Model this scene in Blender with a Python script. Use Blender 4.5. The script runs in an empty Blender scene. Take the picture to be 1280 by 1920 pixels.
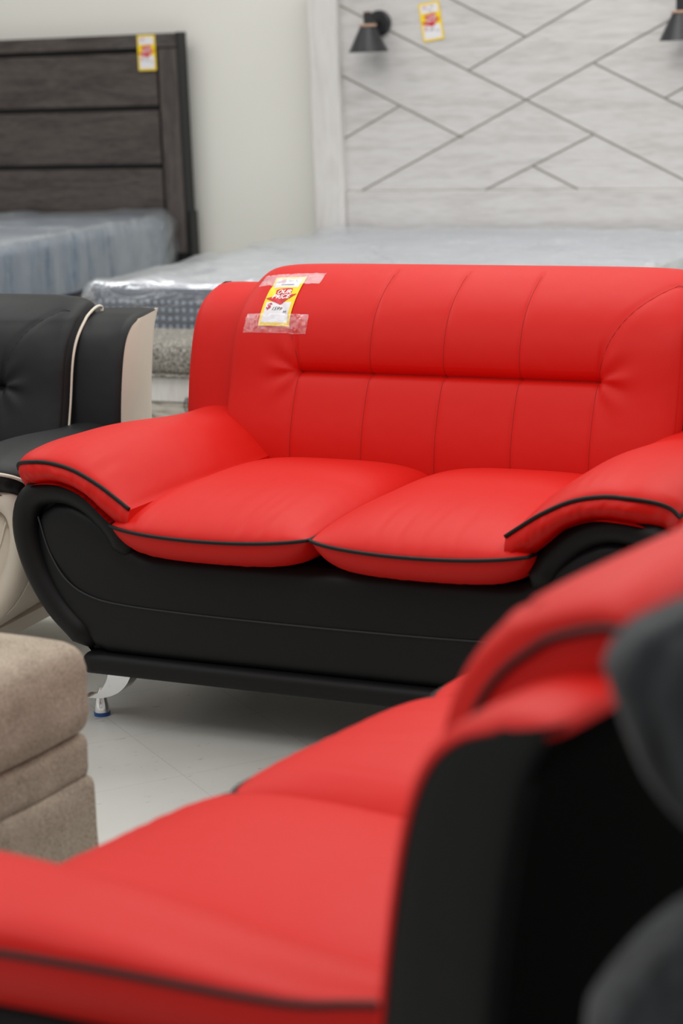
import bpy, math, random
import numpy as np
from mathutils import Vector, Matrix, noise as mn
D = bpy.data
col = bpy.context.scene.collection
scn = bpy.context.scene
rnd = random.Random(7)

# ------------------------------------------------------------------ camera
F, Y0, ROLL, CAMH = 4000.0, 80.0, 0.040, 1.48
def setup_camera():
    p = math.atan((960 - Y0) / F); cp, sp = math.cos(p), math.sin(p)
    fw = Vector((0, cp, -sp)); up0 = Vector((0, sp, cp)); rt0 = Vector((1, 0, 0))
    rt = rt0 * math.cos(ROLL) - up0 * math.sin(ROLL)
    up = rt0 * math.sin(ROLL) + up0 * math.cos(ROLL)
    cd = D.cameras.new('camera'); co = D.objects.new('camera', cd); col.objects.link(co)
    cd.sensor_fit = 'VERTICAL'; cd.sensor_height = 36; cd.lens = F / 1920 * 36
    m = Matrix((rt, up, -fw)).transposed().to_4x4(); m.translation = (0, 0, CAMH)
    co.matrix_world = m
    cd.dof.use_dof = True; cd.dof.focus_distance = 4.85; cd.dof.aperture_fstop = 3.3
    cd.clip_start = 0.05
    scn.camera = co
setup_camera()

# ------------------------------------------------------------------ world, lights, exposure
scn.view_settings.view_transform = 'Standard'
scn.view_settings.look = 'None'
scn.view_settings.gamma = 1
scn.view_settings.use_curve_mapping = False
scn.view_settings.exposure = 0.0
w = D.worlds.new('world'); scn.world = w; w.use_nodes = True
w.node_tree.nodes['Background'].inputs[0].default_value = (1.0, 0.985, 0.955, 1)
w.node_tree.nodes['Background'].inputs[1].default_value = 0.46

def area(name, loc, sx, sy, power, rot=(0, 0, 0), color=(1, 0.99, 0.96)):
    l = D.lights.new(name, 'AREA'); l.shape = 'RECTANGLE'; l.size = sx; l.size_y = sy
    l.energy = power; l.color = color
    o = D.objects.new(name, l); col.objects.link(o); o.location = loc; o.rotation_euler = rot
    return o
# rows of store ceiling lights, 3.6 m up
for i, (x, y) in enumerate([(-2.6, 2.6), (0.2, 2.6), (3.0, 2.6), (-2.6, 5.6), (0.2, 5.6), (3.0, 5.6), (-2.6, 8.2), (0.4, 7.6), (3.0, 7.2)]):
    area('ceiling_light', (x, y, 3.6), 1.9, 1.0, 31)

# ------------------------------------------------------------------ helpers
def lin(r, g, b):
    f = lambda c: (c / 255 / 12.92) if c / 255 <= 0.04045 else ((c / 255 + 0.055) / 1.055) ** 2.4
    return (f(r), f(g), f(b), 1)

class NT:
    def __init__(s, name):
        s.m = D.materials.new(name); s.m.use_nodes = True; s.t = s.m.node_tree
        s.b = s.t.nodes['Principled BSDF']
    def n(s, t, **kw):
        nd = s.t.nodes.new(t)
        for k, v in kw.items():
            if k.startswith('i_'):
                nd.inputs[k[2:].replace('_', ' ')].default_value = v
            else: setattr(nd, k, v)
        return nd
    def l(s, a, b): s.t.links.new(a, b)
    def coords(s, scale=(1, 1, 1), kind='Object', rot=(0, 0, 0)):
        tc = s.n('ShaderNodeTexCoord'); mp = s.n('ShaderNodeMapping')
        mp.inputs['Scale'].default_value = scale; mp.inputs['Rotation'].default_value = rot
        s.l(tc.outputs[kind], mp.inputs[0]); return mp.outputs[0]
    def noise(s, vec, scale, detail=3, rough=.5, dist=0):
        nd = s.n('ShaderNodeTexNoise'); nd.inputs['Scale'].default_value = scale
        nd.inputs['Detail'].default_value = detail; nd.inputs['Roughness'].default_value = rough
        nd.inputs['Distortion'].default_value = dist
        s.l(vec, nd.inputs['Vector']); return nd.outputs['Fac']
    def ramp(s, fac, stops):
        nd = s.n('ShaderNodeValToRGB'); cr = nd.color_ramp
        while len(cr.elements) < len(stops): cr.elements.new(0.5)
        for e, (p, c) in zip(cr.elements, stops): e.position = p; e.color = c
        s.l(fac, nd.inputs[0]); return nd.outputs[0]
    def bump(s, h, strength, dist, prev=None):
        nd = s.n('ShaderNodeBump'); nd.inputs['Strength'].default_value = strength
        nd.inputs['Distance'].default_value = dist; s.l(h, nd.inputs['Height'])
        if prev: s.l(prev, nd.inputs['Normal'])
        return nd.outputs[0]
    def base(s, c):
        if isinstance(c, tuple): s.b.inputs['Base Color'].default_value = c
        else: s.l(c, s.b.inputs['Base Color'])
    def norm(s, o): s.l(o, s.b.inputs['Normal'])
    def set(s, **kw):
        for k, v in kw.items(): s.b.inputs[k.replace('_', ' ')].default_value = v
        return s

def leather(name, c, rough=.5, spec=.45, sheen=0):
    a = NT(name); v = a.coords()
    f = a.noise(v, 3, 2)
    a.base(c)
    r = a.n('ShaderNodeMapRange'); a.l(f, r.inputs[0])
    r.inputs[3].default_value = rough - .05; r.inputs[4].default_value = rough + .05
    a.l(r.outputs[0], a.b.inputs['Roughness'])
    vo = a.n('ShaderNodeTexVoronoi'); vo.inputs['Scale'].default_value = 520; a.l(v, vo.inputs['Vector'])
    b1 = a.bump(vo.outputs['Distance'], .12, .0006)
    b2 = a.bump(a.noise(v, 9, 2), .25, .010, b1)
    a.norm(b2)
    a.b.inputs['Specular IOR Level'].default_value = spec
    return a.m
RED = leather('red_leather', lin(208, 19, 8), .52, .27)
BLACK = leather('black_leather', lin(21, 21, 22), .5, .24)
CREAM = leather('cream_leather', lin(214, 203, 188), .5, .4)
CHAIRBLACK = leather('graphite_leather', lin(25, 26, 28), .5, .32)
def plain(name, c, rough=.5, metal=0, spec=.5):
    a = NT(name); a.base(c); a.set(Roughness=rough, Metallic=metal); a.b.inputs['Specular IOR Level'].default_value = spec
    a.norm(a.bump(a.noise(a.coords(), 60, 2), .05, .001)); return a.m
PIPE_BLACK = plain('black_piping', lin(17, 15, 15), .5, 0, .3)
PIPE_CREAM = plain('cream_piping', lin(222, 214, 198), .5)
THREAD_RED = plain('red_thread', lin(165, 12, 10), .7)
SHADED_CLOTH = plain('shaded_black_cloth', lin(9, 9, 9), .95, 0, .05)  # black rear cloth, colour deepened to stand for the lack of light there
THREAD_BLACK = plain('black_thread', lin(40, 40, 42), .6)
CHROME = plain('chrome', (.86, .86, .87, 1), .06, 1)
BLUECAP = plain('blue_plastic', lin(38, 84, 150), .4)
BLACKMETAL = plain('black_metal', lin(38, 39, 42), .4, 0, .5)
COPPER = plain('copper_metal', lin(208, 172, 150), .35, .3)
GAP = plain('black_paint', lin(16, 16, 17), .5)
GROOVE = plain('grey_groove', lin(128, 121, 113), .6)
CORD = plain('black_rubber', lin(14, 14, 14), .6)

def wood(name, c0, c1, c2, stretch, rough=.55, ring=3.0, knots=True):
    a = NT(name); v = a.coords(stretch)
    n1 = a.noise(v, 2.2, 6, .62, .9)
    n2 = a.noise(v, 14, 3, .6, .2)
    wv = a.n('ShaderNodeMath', operation='MULTIPLY'); a.l(n1, wv.inputs[0]); wv.inputs[1].default_value = ring * 6
    sn = a.n('ShaderNodeMath', operation='SINE'); a.l(wv.outputs[0], sn.inputs[0])
    mx = a.n('ShaderNodeMath', operation='MULTIPLY_ADD'); a.l(sn.outputs[0], mx.inputs[0]); mx.inputs[1].default_value = .14; 
    a.l(n2, mx.inputs[2])
    a.base(a.ramp(mx.outputs[0], [(.22, c0), (.5, c1), (.8, c2)]))
    a.set(Roughness=rough)
    a.norm(a.bump(mx.outputs[0], .15, .002))
    return a.m
DARKWOOD = wood('dark_grey_wood', lin(52, 45, 42), lin(72, 64, 60), lin(88, 79, 75), (1.2, 5, 9))
DARKWOODV = wood('dark_grey_wood_upright', lin(56, 50, 47), lin(75, 67, 64), lin(90, 81, 77), (9, 5, 1))
WHITEWOOD = wood('white_washed_wood', lin(190, 187, 184), lin(204, 201, 199), lin(212, 210, 209), (.8, 4, 7))
WHITEWOODV = wood('white_washed_wood_upright', lin(204, 200, 196), lin(214, 211, 208), lin(220, 218, 215), (6, 4, .7))
DRAWERWOOD = wood('grained_drawer_wood', lin(120, 108, 92), lin(190, 184, 174), lin(200, 195, 186), (1.2, 4, 6), ring=5)

def tweed_mat():
    a = NT('tweed_fabric'); v = a.coords()
    f = a.noise(v, 230, 2, .7)
    a.base(a.ramp(f, [(.38, lin(52, 48, 45)), (.5, lin(120, 115, 108)), (.62, lin(205, 200, 190))]))
    a.set(Roughness=.95); a.norm(a.bump(f, .7, .004)); return a.m
TWEED = tweed_mat()
def taupe_mat():
    a = NT('taupe_fabric'); v = a.coords((1, 1, 1))
    f = a.noise(v, 260, 3, .7); g = a.noise(v, 14, 3)
    m = a.n('ShaderNodeMath', operation='MULTIPLY_ADD'); a.l(f, m.inputs[0]); m.inputs[1].default_value = .78
    k = a.n('ShaderNodeMath', operation='MULTIPLY'); a.l(g, k.inputs[0]); k.inputs[1].default_value = .22
    a.l(k.outputs[0], m.inputs[2])
    a.base(a.ramp(m.outputs[0], [(.3, lin(112, 101, 88)), (.5, lin(166, 153, 137)), (.7, lin(192, 180, 163))]))
    a.set(Roughness=.95); a.norm(a.bump(f, .5, .002)); return a.m
TAUPE = taupe_mat()
def plush_mat():
    a = NT('charcoal_plush'); v = a.coords((30, 30, 3))
    f = a.noise(v, 1.6, 4, .6)
    a.base(a.ramp(f, [(.35, lin(20, 22, 25)), (.65, lin(48, 52, 57))]))
    a.set(Roughness=.9); a.norm(a.bump(f, .6, .01))
    a.b.inputs['Sheen Weight'].default_value = .15; a.b.inputs['Sheen Roughness'].default_value = .5
    return a.m
PLUSH = plush_mat()
def wall_mat():
    a = NT('painted_wall'); v = a.coords()
    a.base(a.ramp(a.noise(v, 1.1, 3), [(.3, lin(230, 229, 221)), (.7, lin(234, 233, 226))]))
    a.set(Roughness=.8); a.norm(a.bump(a.noise(v, 160, 2), .08, .002)); return a.m
def floor_mat():
    a = NT('vinyl_tile_floor'); v = a.coords(rot=(0, 0, -.45))
    br = a.n('ShaderNodeTexBrick'); a.l(v, br.inputs['Vector']); br.offset = 0
    br.inputs['Scale'].default_value = 1.0; br.inputs['Brick Width'].default_value = .305; br.inputs['Row Height'].default_value = .305
    br.inputs['Mortar Size'].default_value = .0008
    br.inputs['Color1'].default_value = lin(203, 203, 198); br.inputs['Color2'].default_value = lin(207, 207, 202)
    br.inputs['Mortar'].default_value = lin(180, 180, 176)
    sp = a.n('ShaderNodeMapping'); a.l(v, sp.inputs[0]); sp.inputs['Scale'].default_value = (14, 60, 1)
    f = a.noise(sp.outputs[0], 1.5, 3, .6)
    r = a.ramp(f, [(.27, lin(110, 108, 104)), (.335, (1, 1, 1, 1))])
    g = a.ramp(a.noise(v, 4, 4), [(.3, (.9, .9, .9, 1)), (.7, (1, 1, 1, 1))])
    m1 = a.n('ShaderNodeMix', data_type='RGBA', blend_type='MULTIPLY'); m1.inputs[0].default_value = .75
    a.l(br.outputs['Color'], m1.inputs[6]); a.l(r, m1.inputs[7])
    m2 = a.n('ShaderNodeMix', data_type='RGBA', blend_type='MULTIPLY'); m2.inputs[0].default_value = 1
    a.l(m1.outputs[2], m2.inputs[6]); a.l(g, m2.inputs[7])
    a.base(m2.outputs[2]); a.set(Roughness=.42); a.norm(a.bump(a.noise(v, 40, 3), .06, .002)); return a.m
def dots_mat(name, ca, cb, scale, size):
    a = NT(name); v = a.coords((1, 1, 1.0))
    vo = a.n('ShaderNodeTexVoronoi'); vo.inputs['Scale'].default_value = scale; vo.inputs['Randomness'].default_value = .12
    a.l(v, vo.inputs['Vector'])
    a.base(a.ramp(vo.outputs['Distance'], [(size, ca), (size + .08, cb)])); a.set(Roughness=.85)
    return a.m
NAVYDOTS = dots_mat('navy_dotted_knit', lin(165, 178, 192), lin(40, 52, 70), 34, .24)
BLUEKNIT = dots_mat('blue_knit', lin(34, 66, 98), lin(62, 92, 122), 70, .2)
def ticking(name, c0, c1):
    a = NT(name); v = a.coords()
    a.base(a.ramp(a.noise(v, 3, 4), [(.35, c0), (.65, c1)])); a.set(Roughness=.8)
    a.norm(a.bump(a.noise(v, 8, 3), .4, .02)); return a.m
TICK_WHITE = ticking('pale_mattress_ticking', lin(180, 181, 188), lin(194, 195, 201))
TICK_BLUE = ticking('grey_blue_ticking', lin(112, 120, 134), lin(132, 138, 150))
def film(name, fold_scale, haze, seed=0, tint=lin(205, 212, 222), bstr=.9, cre=.38, cw=.035, gr=.16, gk=1.0, bd=.03):
    a = NT(name); v = a.coords(fold_scale)
    ad = a.n('ShaderNodeVectorMath', operation='ADD'); a.l(v, ad.inputs[0]); ad.inputs[1].default_value = (seed, seed * .7, 0)
    n1 = a.noise(ad.outputs[0], 3.0, 4, .6, 1.6)
    n2 = a.noise(ad.outputs[0], 1.2, 3, .5, .8)
    rg = a.n('ShaderNodeMath', operation='SUBTRACT'); a.l(n1, rg.inputs[0]); rg.inputs[1].default_value = .5
    ab = a.n('ShaderNodeMath', operation='ABSOLUTE'); a.l(rg.outputs[0], ab.inputs[0])
    bp = a.bump(ab.outputs[0], bstr, bd)
    gl = a.n('ShaderNodeBsdfGlossy'); gl.inputs['Roughness'].default_value = gr; gl.inputs['Color'].default_value = (.9, .93, .97, 1); a.l(bp, gl.inputs['Normal'])
    df = a.n('ShaderNodeBsdfDiffuse'); df.inputs['Color'].default_value = tint; a.l(bp, df.inputs['Normal'])
    tr = a.n('ShaderNodeBsdfTransparent'); tr.inputs['Color'].default_value = (.96, .97, .98, 1)
    crease = a.ramp(ab.outputs[0], [(0.0, (haze + cre,) * 3 + (1,)), (cw, (haze + cre * .14,) * 3 + (1,)), (min(.25, cw * 5), (haze,) * 3 + (1,))])
    cl = a.ramp(n2, [(.4, (.55,) * 3 + (1,)), (.62, (1.25,) * 3 + (1,))])
    mu = a.n('ShaderNodeMath', operation='MULTIPLY', use_clamp=True); a.l(crease, mu.inputs[0]); a.l(cl, mu.inputs[1])
    m1 = a.n('ShaderNodeMixShader'); a.l(mu.outputs[0], m1.inputs[0]); a.l(tr.outputs[0], m1.inputs[1]); a.l(df.outputs[0], m1.inputs[2])
    fr = a.n('ShaderNodeFresnel'); fr.inputs['IOR'].default_value = 1.45; a.l(bp, fr.inputs['Normal'])
    m2 = a.n('ShaderNodeMixShader'); fm_ = a.n('ShaderNodeMath', operation='MULTIPLY'); a.l(fr.outputs[0], fm_.inputs[0]); fm_.inputs[1].default_value = gk; a.l(fm_.outputs[0], m2.inputs[0]); a.l(m1.outputs[0], m2.inputs[1]); a.l(gl.outputs[0], m2.inputs[2])
    a.l(m2.outputs[0], a.t.nodes['Material Output'].inputs['Surface'])
    return a.m
FILM_WHITE = film('clear_plastic_film', (1.0, 1.6, 2.5), .17, 3, lin(222, 226, 234), .7, .3, .02, .34, .6)
FILM_BLUE = film('draped_plastic_film', (1.2, 3.0, .5), .06, 11, lin(150, 178, 204), .5, .22, .012, .4, .5)
TAPE = film('clear_tape', (45, 45, 45), .0, 5, (1, 1, 1, 1), 1.0, .34, .007, .16, .38, .003)

def tag(o, label=None, cat=None, group=None, kind=None):
    if label: o['label'] = label
    if cat: o['category'] = cat
    if group: o['group'] = group
    if kind: o['kind'] = kind
    return o
def empty(name, loc=(0, 0, 0), rz=0, sc=1):
    o = D.objects.new(name, None); col.objects.link(o); o.location = loc; o.rotation_euler = (0, 0, rz); o.scale = (sc,) * 3
    o.empty_display_size = .1
    return o
def mk(name, verts, faces, mat, parent=None, smooth=True, sharp=None):
    me = D.meshes.new(name); me.from_pydata([tuple(map(float, v)) for v in verts], [], faces); me.validate(); me.update()
    if mat: me.materials.append(mat)
    me.polygons.foreach_set('use_smooth', [smooth] * len(me.polygons))
    if smooth and sharp:
        try: me.set_sharp_from_angle(angle=math.radians(sharp))
        except Exception: pass
    o = D.objects.new(name, me); col.objects.link(o)
    if parent: o.parent = parent
    return o
class MB:
    def __init__(s): s.v = []; s.f = []
    def add(s, vs, fs):
        k = len(s.v); s.v += [tuple(map(float, v)) for v in vs]; s.f += [tuple(i + k for i in f) for f in fs]; return s
    def grid(s, P, closed_j=False, flip=False):
        P = np.asarray(P); n, m = P.shape[:2]; fs = []
        mm = m if closed_j else m - 1
        for i in range(n - 1):
            for j in range(mm):
                a, b = i * m + j, i * m + (j + 1) % m
                f = (a, b, b + m, a + m); fs.append(f[::-1] if flip else f)
        return s.add(P.reshape(-1, 3), fs)
    def tube(s, pts, r, n=8, closed=False, ry=None, up=None, caps=True):
        pts = [Vector(p) for p in pts]; N = len(pts); rings = []
        T = []
        for i in range(N):
            a = pts[i - 1] if (i > 0 or closed) else pts[i]; b = pts[(i + 1) % N] if (i < N - 1 or closed) else pts[i]
            T.append((b - a).normalized())
        nrm = Vector(up) if up else T[0].orthogonal().normalized()
        for i in range(N):
            nn = Vector(up) if up else nrm
            nn = (nn - T[i] * nn.dot(T[i])).normalized(); nrm = nn; bb = T[i].cross(nn)
            rr = r[i] if hasattr(r, '__len__') else r; r2 = rr if ry is None else (ry[i] if hasattr(ry, '__len__') else ry)
            rings.append([pts[i] + bb * (rr * math.cos(2 * math.pi * k / n)) + nn * (r2 * math.sin(2 * math.pi * k / n)) for k in range(n)])
        if closed: rings.append(rings[0])
        k0 = len(s.v); s.grid([[tuple(p) for p in rg] for rg in rings], closed_j=True)
        if not closed and caps:
            s.f.append(tuple(k0 + k for k in range(n))[::-1]); e = k0 + (len(rings) - 1) * n; s.f.append(tuple(e + k for k in range(n)))
        return s
    def box(s, lo, hi, bev=0.0):
        x0, y0, z0 = lo; x1, y1, z1 = hi
        if bev <= 0:
            vs = [(x, y, z) for x in (x0, x1) for y in (y0, y1) for z in (z0, z1)]
            return s.add(vs, [(0, 1, 3, 2), (4, 6, 7, 5), (0, 4, 5, 1), (2, 3, 7, 6), (0, 2, 6, 4), (1, 5, 7, 3)])
        b = bev; c = [(x0 + x1) / 2, (y0 + y1) / 2, (z0 + z1) / 2]; h = [(x1 - x0) / 2, (y1 - y0) / 2, (z1 - z0) / 2]
        # chamfered box
        vs = []; idx = {}
        for sx in (-1, 1):
            for sy in (-1, 1):
                for sz in (-1, 1):
                    for ax in range(3):
                        p = [sx * h[0], sy * h[1], sz * h[2]]; sg = (sx, sy, sz)
                        for a in range(3):
                            if a != ax: p[a] -= sg[a] * b
                        idx[(sx, sy, sz, ax)] = len(vs); vs.append((p[0] + c[0], p[1] + c[1], p[2] + c[2]))
        fs = []
        def q(keys): fs.append(tuple(idx[k] for k in keys))
        for sg in (-1, 1):
            q([(sg, -1, -1, 0), (sg, 1, -1, 0), (sg, 1, 1, 0), (sg, -1, 1, 0)][::sg])
            q([(-1, sg, -1, 1), (-1, sg, 1, 1), (1, sg, 1, 1), (1, sg, -1, 1)][::sg])
            q([(-1, -1, sg, 2), (1, -1, sg, 2), (1, 1, sg, 2), (-1, 1, sg, 2)][::sg])
        for a in (-1, 1):
            for b_ in (-1, 1):
                q([(a, b_, -1, 0), (a, b_, 1, 0), (a, b_, 1, 1), (a, b_, -1, 1)][::-a * b_])
                q([(a, -1, b_, 0), (a, 1, b_, 0), (a, 1, b_, 2), (a, -1, b_, 2)][::a * b_])
                q([(-1, a, b_, 1), (1, a, b_, 1), (1, a, b_, 2), (-1, a, b_, 2)][::-a * b_])
        for sx in (-1, 1):
            for sy in (-1, 1):
                for sz in (-1, 1):
                    q([(sx, sy, sz, 0), (sx, sy, sz, 1), (sx, sy, sz, 2)][::sx * sy * sz])
        return s.add(vs, fs)
    def build(s, name, mat, parent=None, smooth=True, sharp=None): return mk(name, s.v, s.f, mat, parent, smooth, sharp)

def spline(P, n):
    """Catmull-Rom through P resampled to n points evenly in arc length"""
    P = np.asarray(P, float); Q = np.vstack([2 * P[0] - P[1], P, 2 * P[-1] - P[-2]]); out = []
    for i in range(1, len(Q) - 2):
        for t in np.linspace(0, 1, 24, endpoint=False):
            a, b, c, d = Q[i - 1], Q[i], Q[i + 1], Q[i + 2]
            out.append(.5 * ((2 * b) + (c - a) * t + (2 * a - 5 * b + 4 * c - d) * t * t + (3 * b - a - 3 * c + d) * t ** 3))
    out.append(P[-1]); out = np.array(out)
    s = np.r_[0, np.cumsum(np.linalg.norm(np.diff(out, axis=0), axis=1))]
    u = np.linspace(0, s[-1], n) if np.isscalar(n) else np.asarray(n) * s[-1]
    return np.stack([np.interp(u, s, out[:, k]) for k in range(P.shape[1])], 1)
def sm(x): x = np.clip(x, 0, 1); return x * x * (3 - 2 * x)

# ------------------------------------------------------------------ sofa (same pillow-top model in three colourways)
ARM = [(.60, .172), (.632, .205), (.690, .262), (.740, .345), (.765, .435), (.757, .505), (.722, .548), (.668, .566), (.608, .565), (.55, .543), (.498, .502), (.468, .465), (.452, .428), (.446, .408)]
BACKP = [(.590, .43), (.600, .50), (.618, .60), (.638, .69), (.664, .77), (.702, .838), (.750, .890), (.808, .928), (.868, .948), (.912, .944), (.934, .918), (.922, .880), (.882, .82), (.845, .72), (.820, .60), (.80, .48)]
NB = 400
BPS = spline(BACKP, NB)
BLEN = float(np.linalg.norm(np.diff(BPS, axis=0), axis=1).sum())
BT = np.gradient(BPS, axis=0); BT /= np.linalg.norm(BT, axis=1)[:, None]
BN = np.stack([-BT[:, 1], BT[:, 0]], 1)       # outward (front) normal in (v,z)

class Back:
    """front surface of a back cushion"""
    def __init__(s, dA, seg):
        s.W = .560 + dA; s.b = .372 + dA
        s.s0 = float(np.interp(.722, BPS[:150, 1], np.linspace(0, BLEN, NB)[:150]))
        s.seams = np.linspace(-s.b, s.b, seg)
        s.arc = spline([(s.b, .715), (s.b + .008, .76), (s.b + .028, .81), (s.b + .065, .862), (s.b + .115, .905), (s.b + .165, .935)], 40)
        ss = np.interp(s.arc[:, 1], BPS[:190, 1], np.linspace(0, BLEN, NB)[:190]); s.arcs = np.stack([s.arc[:, 0], ss], 1)
    def disp(s, u, q):
        u = np.asarray(u, float); q = np.asarray(q, float)
        t = np.clip(np.abs(u) / s.W, 0, 1)
        e = (1 - t ** 14) ** .5
        d = -(1 - e) * .028
        du = np.maximum(np.abs(u) - s.b, 0); dist = np.sqrt((du * .8) ** 2 + (q - s.s0) ** 2)
        ramp_ = .65 + .35 * np.clip(1 - du / .02, 0, 1)
        d = d - (.020 * np.exp(-dist / .009) + .022 * np.exp(-(dist / .055) ** 1.0)) * ramp_
        # puckers radiating from the ends of the fold
        ang = np.arctan2(q - s.s0, du + 1e-4)
        rr = np.sqrt(du ** 2 + (q - s.s0) ** 2)
        d = d + .0035 * np.sin(ang * 7 + 1) * np.exp(-((rr - .05) / .035) ** 2) * (du > 0)
        d = d + .012 * np.exp(-((q - .13) / .10) ** 2) + .010 * np.exp(-((q - .42) / .10) ** 2)
        for k in s.seams:
            lim = np.where(abs(abs(k) - s.b) < 1e-6, (q < s.s0), (q < .60)) * 1.0
            d = d - .0028 * np.exp(-((u - k) / .006) ** 2) * lim
        # arc seams
        au = np.interp(q, s.arcs[:, 1], s.arcs[:, 0]); m = (q > s.s0) & (q < s.arcs[-1, 1])
        d = d - .003 * np.exp(-((np.abs(u) - au) / .009) ** 2) * m
        return d
    def pt(s, u, q, off=0.0):
        u, q = np.broadcast_arrays(np.asarray(u, float), np.asarray(q, float))
        k = np.clip(q / BLEN, 0, 1) * (NB - 1)
        f = lambda A: np.interp(k, np.arange(NB), A)
        d = s.disp(u, q) + off
        v = f(BPS[:, 0]) - 0; z = f(BPS[:, 1]); nv = f(BN[:, 0]); nz = f(BN[:, 1])
        t = np.clip(np.abs(u) / s.W, 0, 1)
        drop = .004 * t ** 5 * sm((z - .80) / .14)
        return np.stack([u, v + nv * d, z + nz * d - drop], -1)

def arm_x(u, v, dA, splay=.15):
    """arm and body narrow slightly towards the back"""
    return np.sign(u) * (np.abs(u) * 1.0 - np.clip(np.abs(u) - .42, 0, 1) * splay * 2.0 * np.clip(v, 0, .9) + dA)

def make_sofa(label, cat, loc, yaw, n_seat, cushion, body, pipe, thread_c, thread_b, wing_side, scale=1.0, seg=5, arm_body=None, wdz=0.0, cdz=0.0, wlean=None, far_arm=True, zs=1.0, adz=0.0, name='loveseat'):
    arm_body = arm_body or body
    A = .48
    SW = .485 if n_seat == 2 else .50
    dA = (SW * n_seat) / 2 - A
    root = empty(name, loc, -yaw, scale); root.scale.z *= zs; tag(root, label, cat)
    # ---- base body lofted front to back
    ctr = spline(ARM, 46)
    ring = [(-x, z) for x, z in ctr] + [(x, .408) for x in np.linspace(-.40, .40, 9)] + [(x, z) for x, z in ctr[::-1]]
    ring = np.array(ring)
    if not far_arm: ring[:, 1] = np.where(ring[:, 0] < -.40, np.minimum(ring[:, 1], .408), ring[:, 1])
    ringb = [(x, .172) for x in np.linspace(.55, -.55, 12)]
    ring = np.vstack([ring, ringb])
    cc = np.array([0, .36])
    rows = []
    for v, k in ((.045, .985), (.035, .993), (.05, 1.0), (.2, 1), (.4, 1), (.6, 1), (.76, 1), (.815, .995), (.825, .985)):
        z = .172 + (ring[:, 1] - .172) * k
        x = arm_x(ring[:, 0] * k, v, 0)
        x = np.where(np.abs(ring[:, 0]) > .43, np.sign(x) * (np.abs(x) + dA), x * (1 + dA / .43))
        rows.append(np.stack([x, np.full_like(x, v), z], 1))
    mb = MB(); mb.grid(rows, closed_j=True)
    m = len(ring); mb.f.append(tuple(range(m))); mb.f.append(tuple(range((len(rows) - 1) * m, len(rows) * m))[::-1])
    base = mb.build('base', arm_body, root, True, 40)
    # ---- front panel (pillowed inset between the arm rolls)
    topc = [(0, .408), (.40, .408), (.44, .412), (.475, .432), (.515, .468), (.56, .497), (.61, .515), (.655, .512), (.69, .49), (.712, .45)]
    botc = [(0, .172), (.54, .172), (.575, .185), (.62, .225), (.665, .285), (.695, .355), (.708, .41), (.712, .45)]
    us = np.r_[np.linspace(-.712, -.40, 30), np.linspace(-.39, .39, 24), np.linspace(.40, .712, 30)]
    tz = np.interp(np.abs(us), *np.array(topc).T); bz = np.interp(np.abs(us), *np.array(botc).T)
    rws = []
    for t in np.linspace(0, 1, 26):
        e = (1 - abs(2 * t - 1) ** 6) * (1 - (np.abs(us) / .715) ** 16)
        bulge = .030 * np.clip(e, 0, 1) ** .5
        tz2 = tz if far_arm else np.where(us < -.39, np.minimum(tz, .408), tz)
        z = np.minimum(bz, tz2) + (tz2 - np.minimum(bz, tz2)) * t
        x = np.sign(us) * (np.abs(us) + 0) * 1.0
        x = np.where(np.abs(us) > .39, np.sign(us) * (np.abs(us) + dA), us * (1 + dA / .39))
        rws.append(np.stack([x, .036 - bulge, z], 1))
    MB().grid(rws).build('front_panel', arm_body, base)
    # decorative seam sweeping from each arm into a level line
    half = [(-.700, .478), (-.672, .400), (-.622, .336), (-.56, .306), (-.48, .295), (-.36, .290), (-.2, .287), (0, .286)]
    sp = spline(half, 50)
    path = [(x if x > -.39 else x - dA, .0035, z) for x, z in sp]
    path = [(x * (1 + dA / .39) if abs(sp[i][0]) <= .39 else x, v, z) for i, (x, v, z) in enumerate(path)]
    full = path + [(-x, v, z) for x, v, z in path[::-1][1:]]
    full = [(x, .0045 if abs(x) < .64 + dA else .0045 + (abs(x) - .64 - dA) * .2, z) for x, v, z in full]
    MB().tube(full, .0022, 6).build('seam', thread_b, base)
    # ---- padded roll following each arm front
    for sgn in ((-1, 1) if far_arm else (1,)):
        T = np.gradient(ctr, axis=0); T /= np.linalg.norm(T, axis=1)[:, None]
        inn = np.stack([-T[:, 1], T[:, 0]], 1)
        c2 = ctr + inn * .027
        if np.linalg.norm(c2[23] - cc) > np.linalg.norm(ctr[23] - cc): c2 = ctr - inn * .027
        pts = [(sgn * (x + dA), .028, z) for x, z in c2]
        n = len(pts); r = [.031 * min(1, .35 + i / 3.0, .35 + (n - 1 - i) / 3.0) for i in range(n)]
        MB().tube(pts, r, 16, ry=[k * 1.15 for k in r], up=(0, 1, 0)).build('arm_roll', arm_body, root)
        ps = [(sgn * (x * 1.002 + dA), .066, z + .0025) for x, z in ctr[4:-3]]
        MB().tube(ps, .0022, 6).build('seam', thread_b, base)
    # ---- bottom bolster
    L = .60 + dA; P = []
    prof = [(0, .132), (.0, .132)]
    th = np.linspace(-math.pi / 2, math.pi / 2, 9)
    sec = [(.85, .128)] + [(.012 - .018 * math.cos(a), .153 + .024 * math.sin(a)) for a in th] + [(.85, .178)]
    xs = np.r_[-L, -L + .012, np.linspace(-L + .03, L - .03, 14), L - .012, L]
    P = [[(x, v + (.012 if k in (0, len(xs) - 1) else 0), .153 + (z - .153) * (.7 if k in (0, len(xs) - 1) else 1)) for v, z in sec] for k, x in enumerate(xs)]
    mb = MB(); mb.grid(P, closed_j=True); m = len(sec); mb.f.append(tuple(range(m))); mb.f.append(tuple(range((len(xs) - 1) * m, len(xs) * m))[::-1])
    mb.build('bottom_rail', arm_body, root, True, 50)
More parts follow.
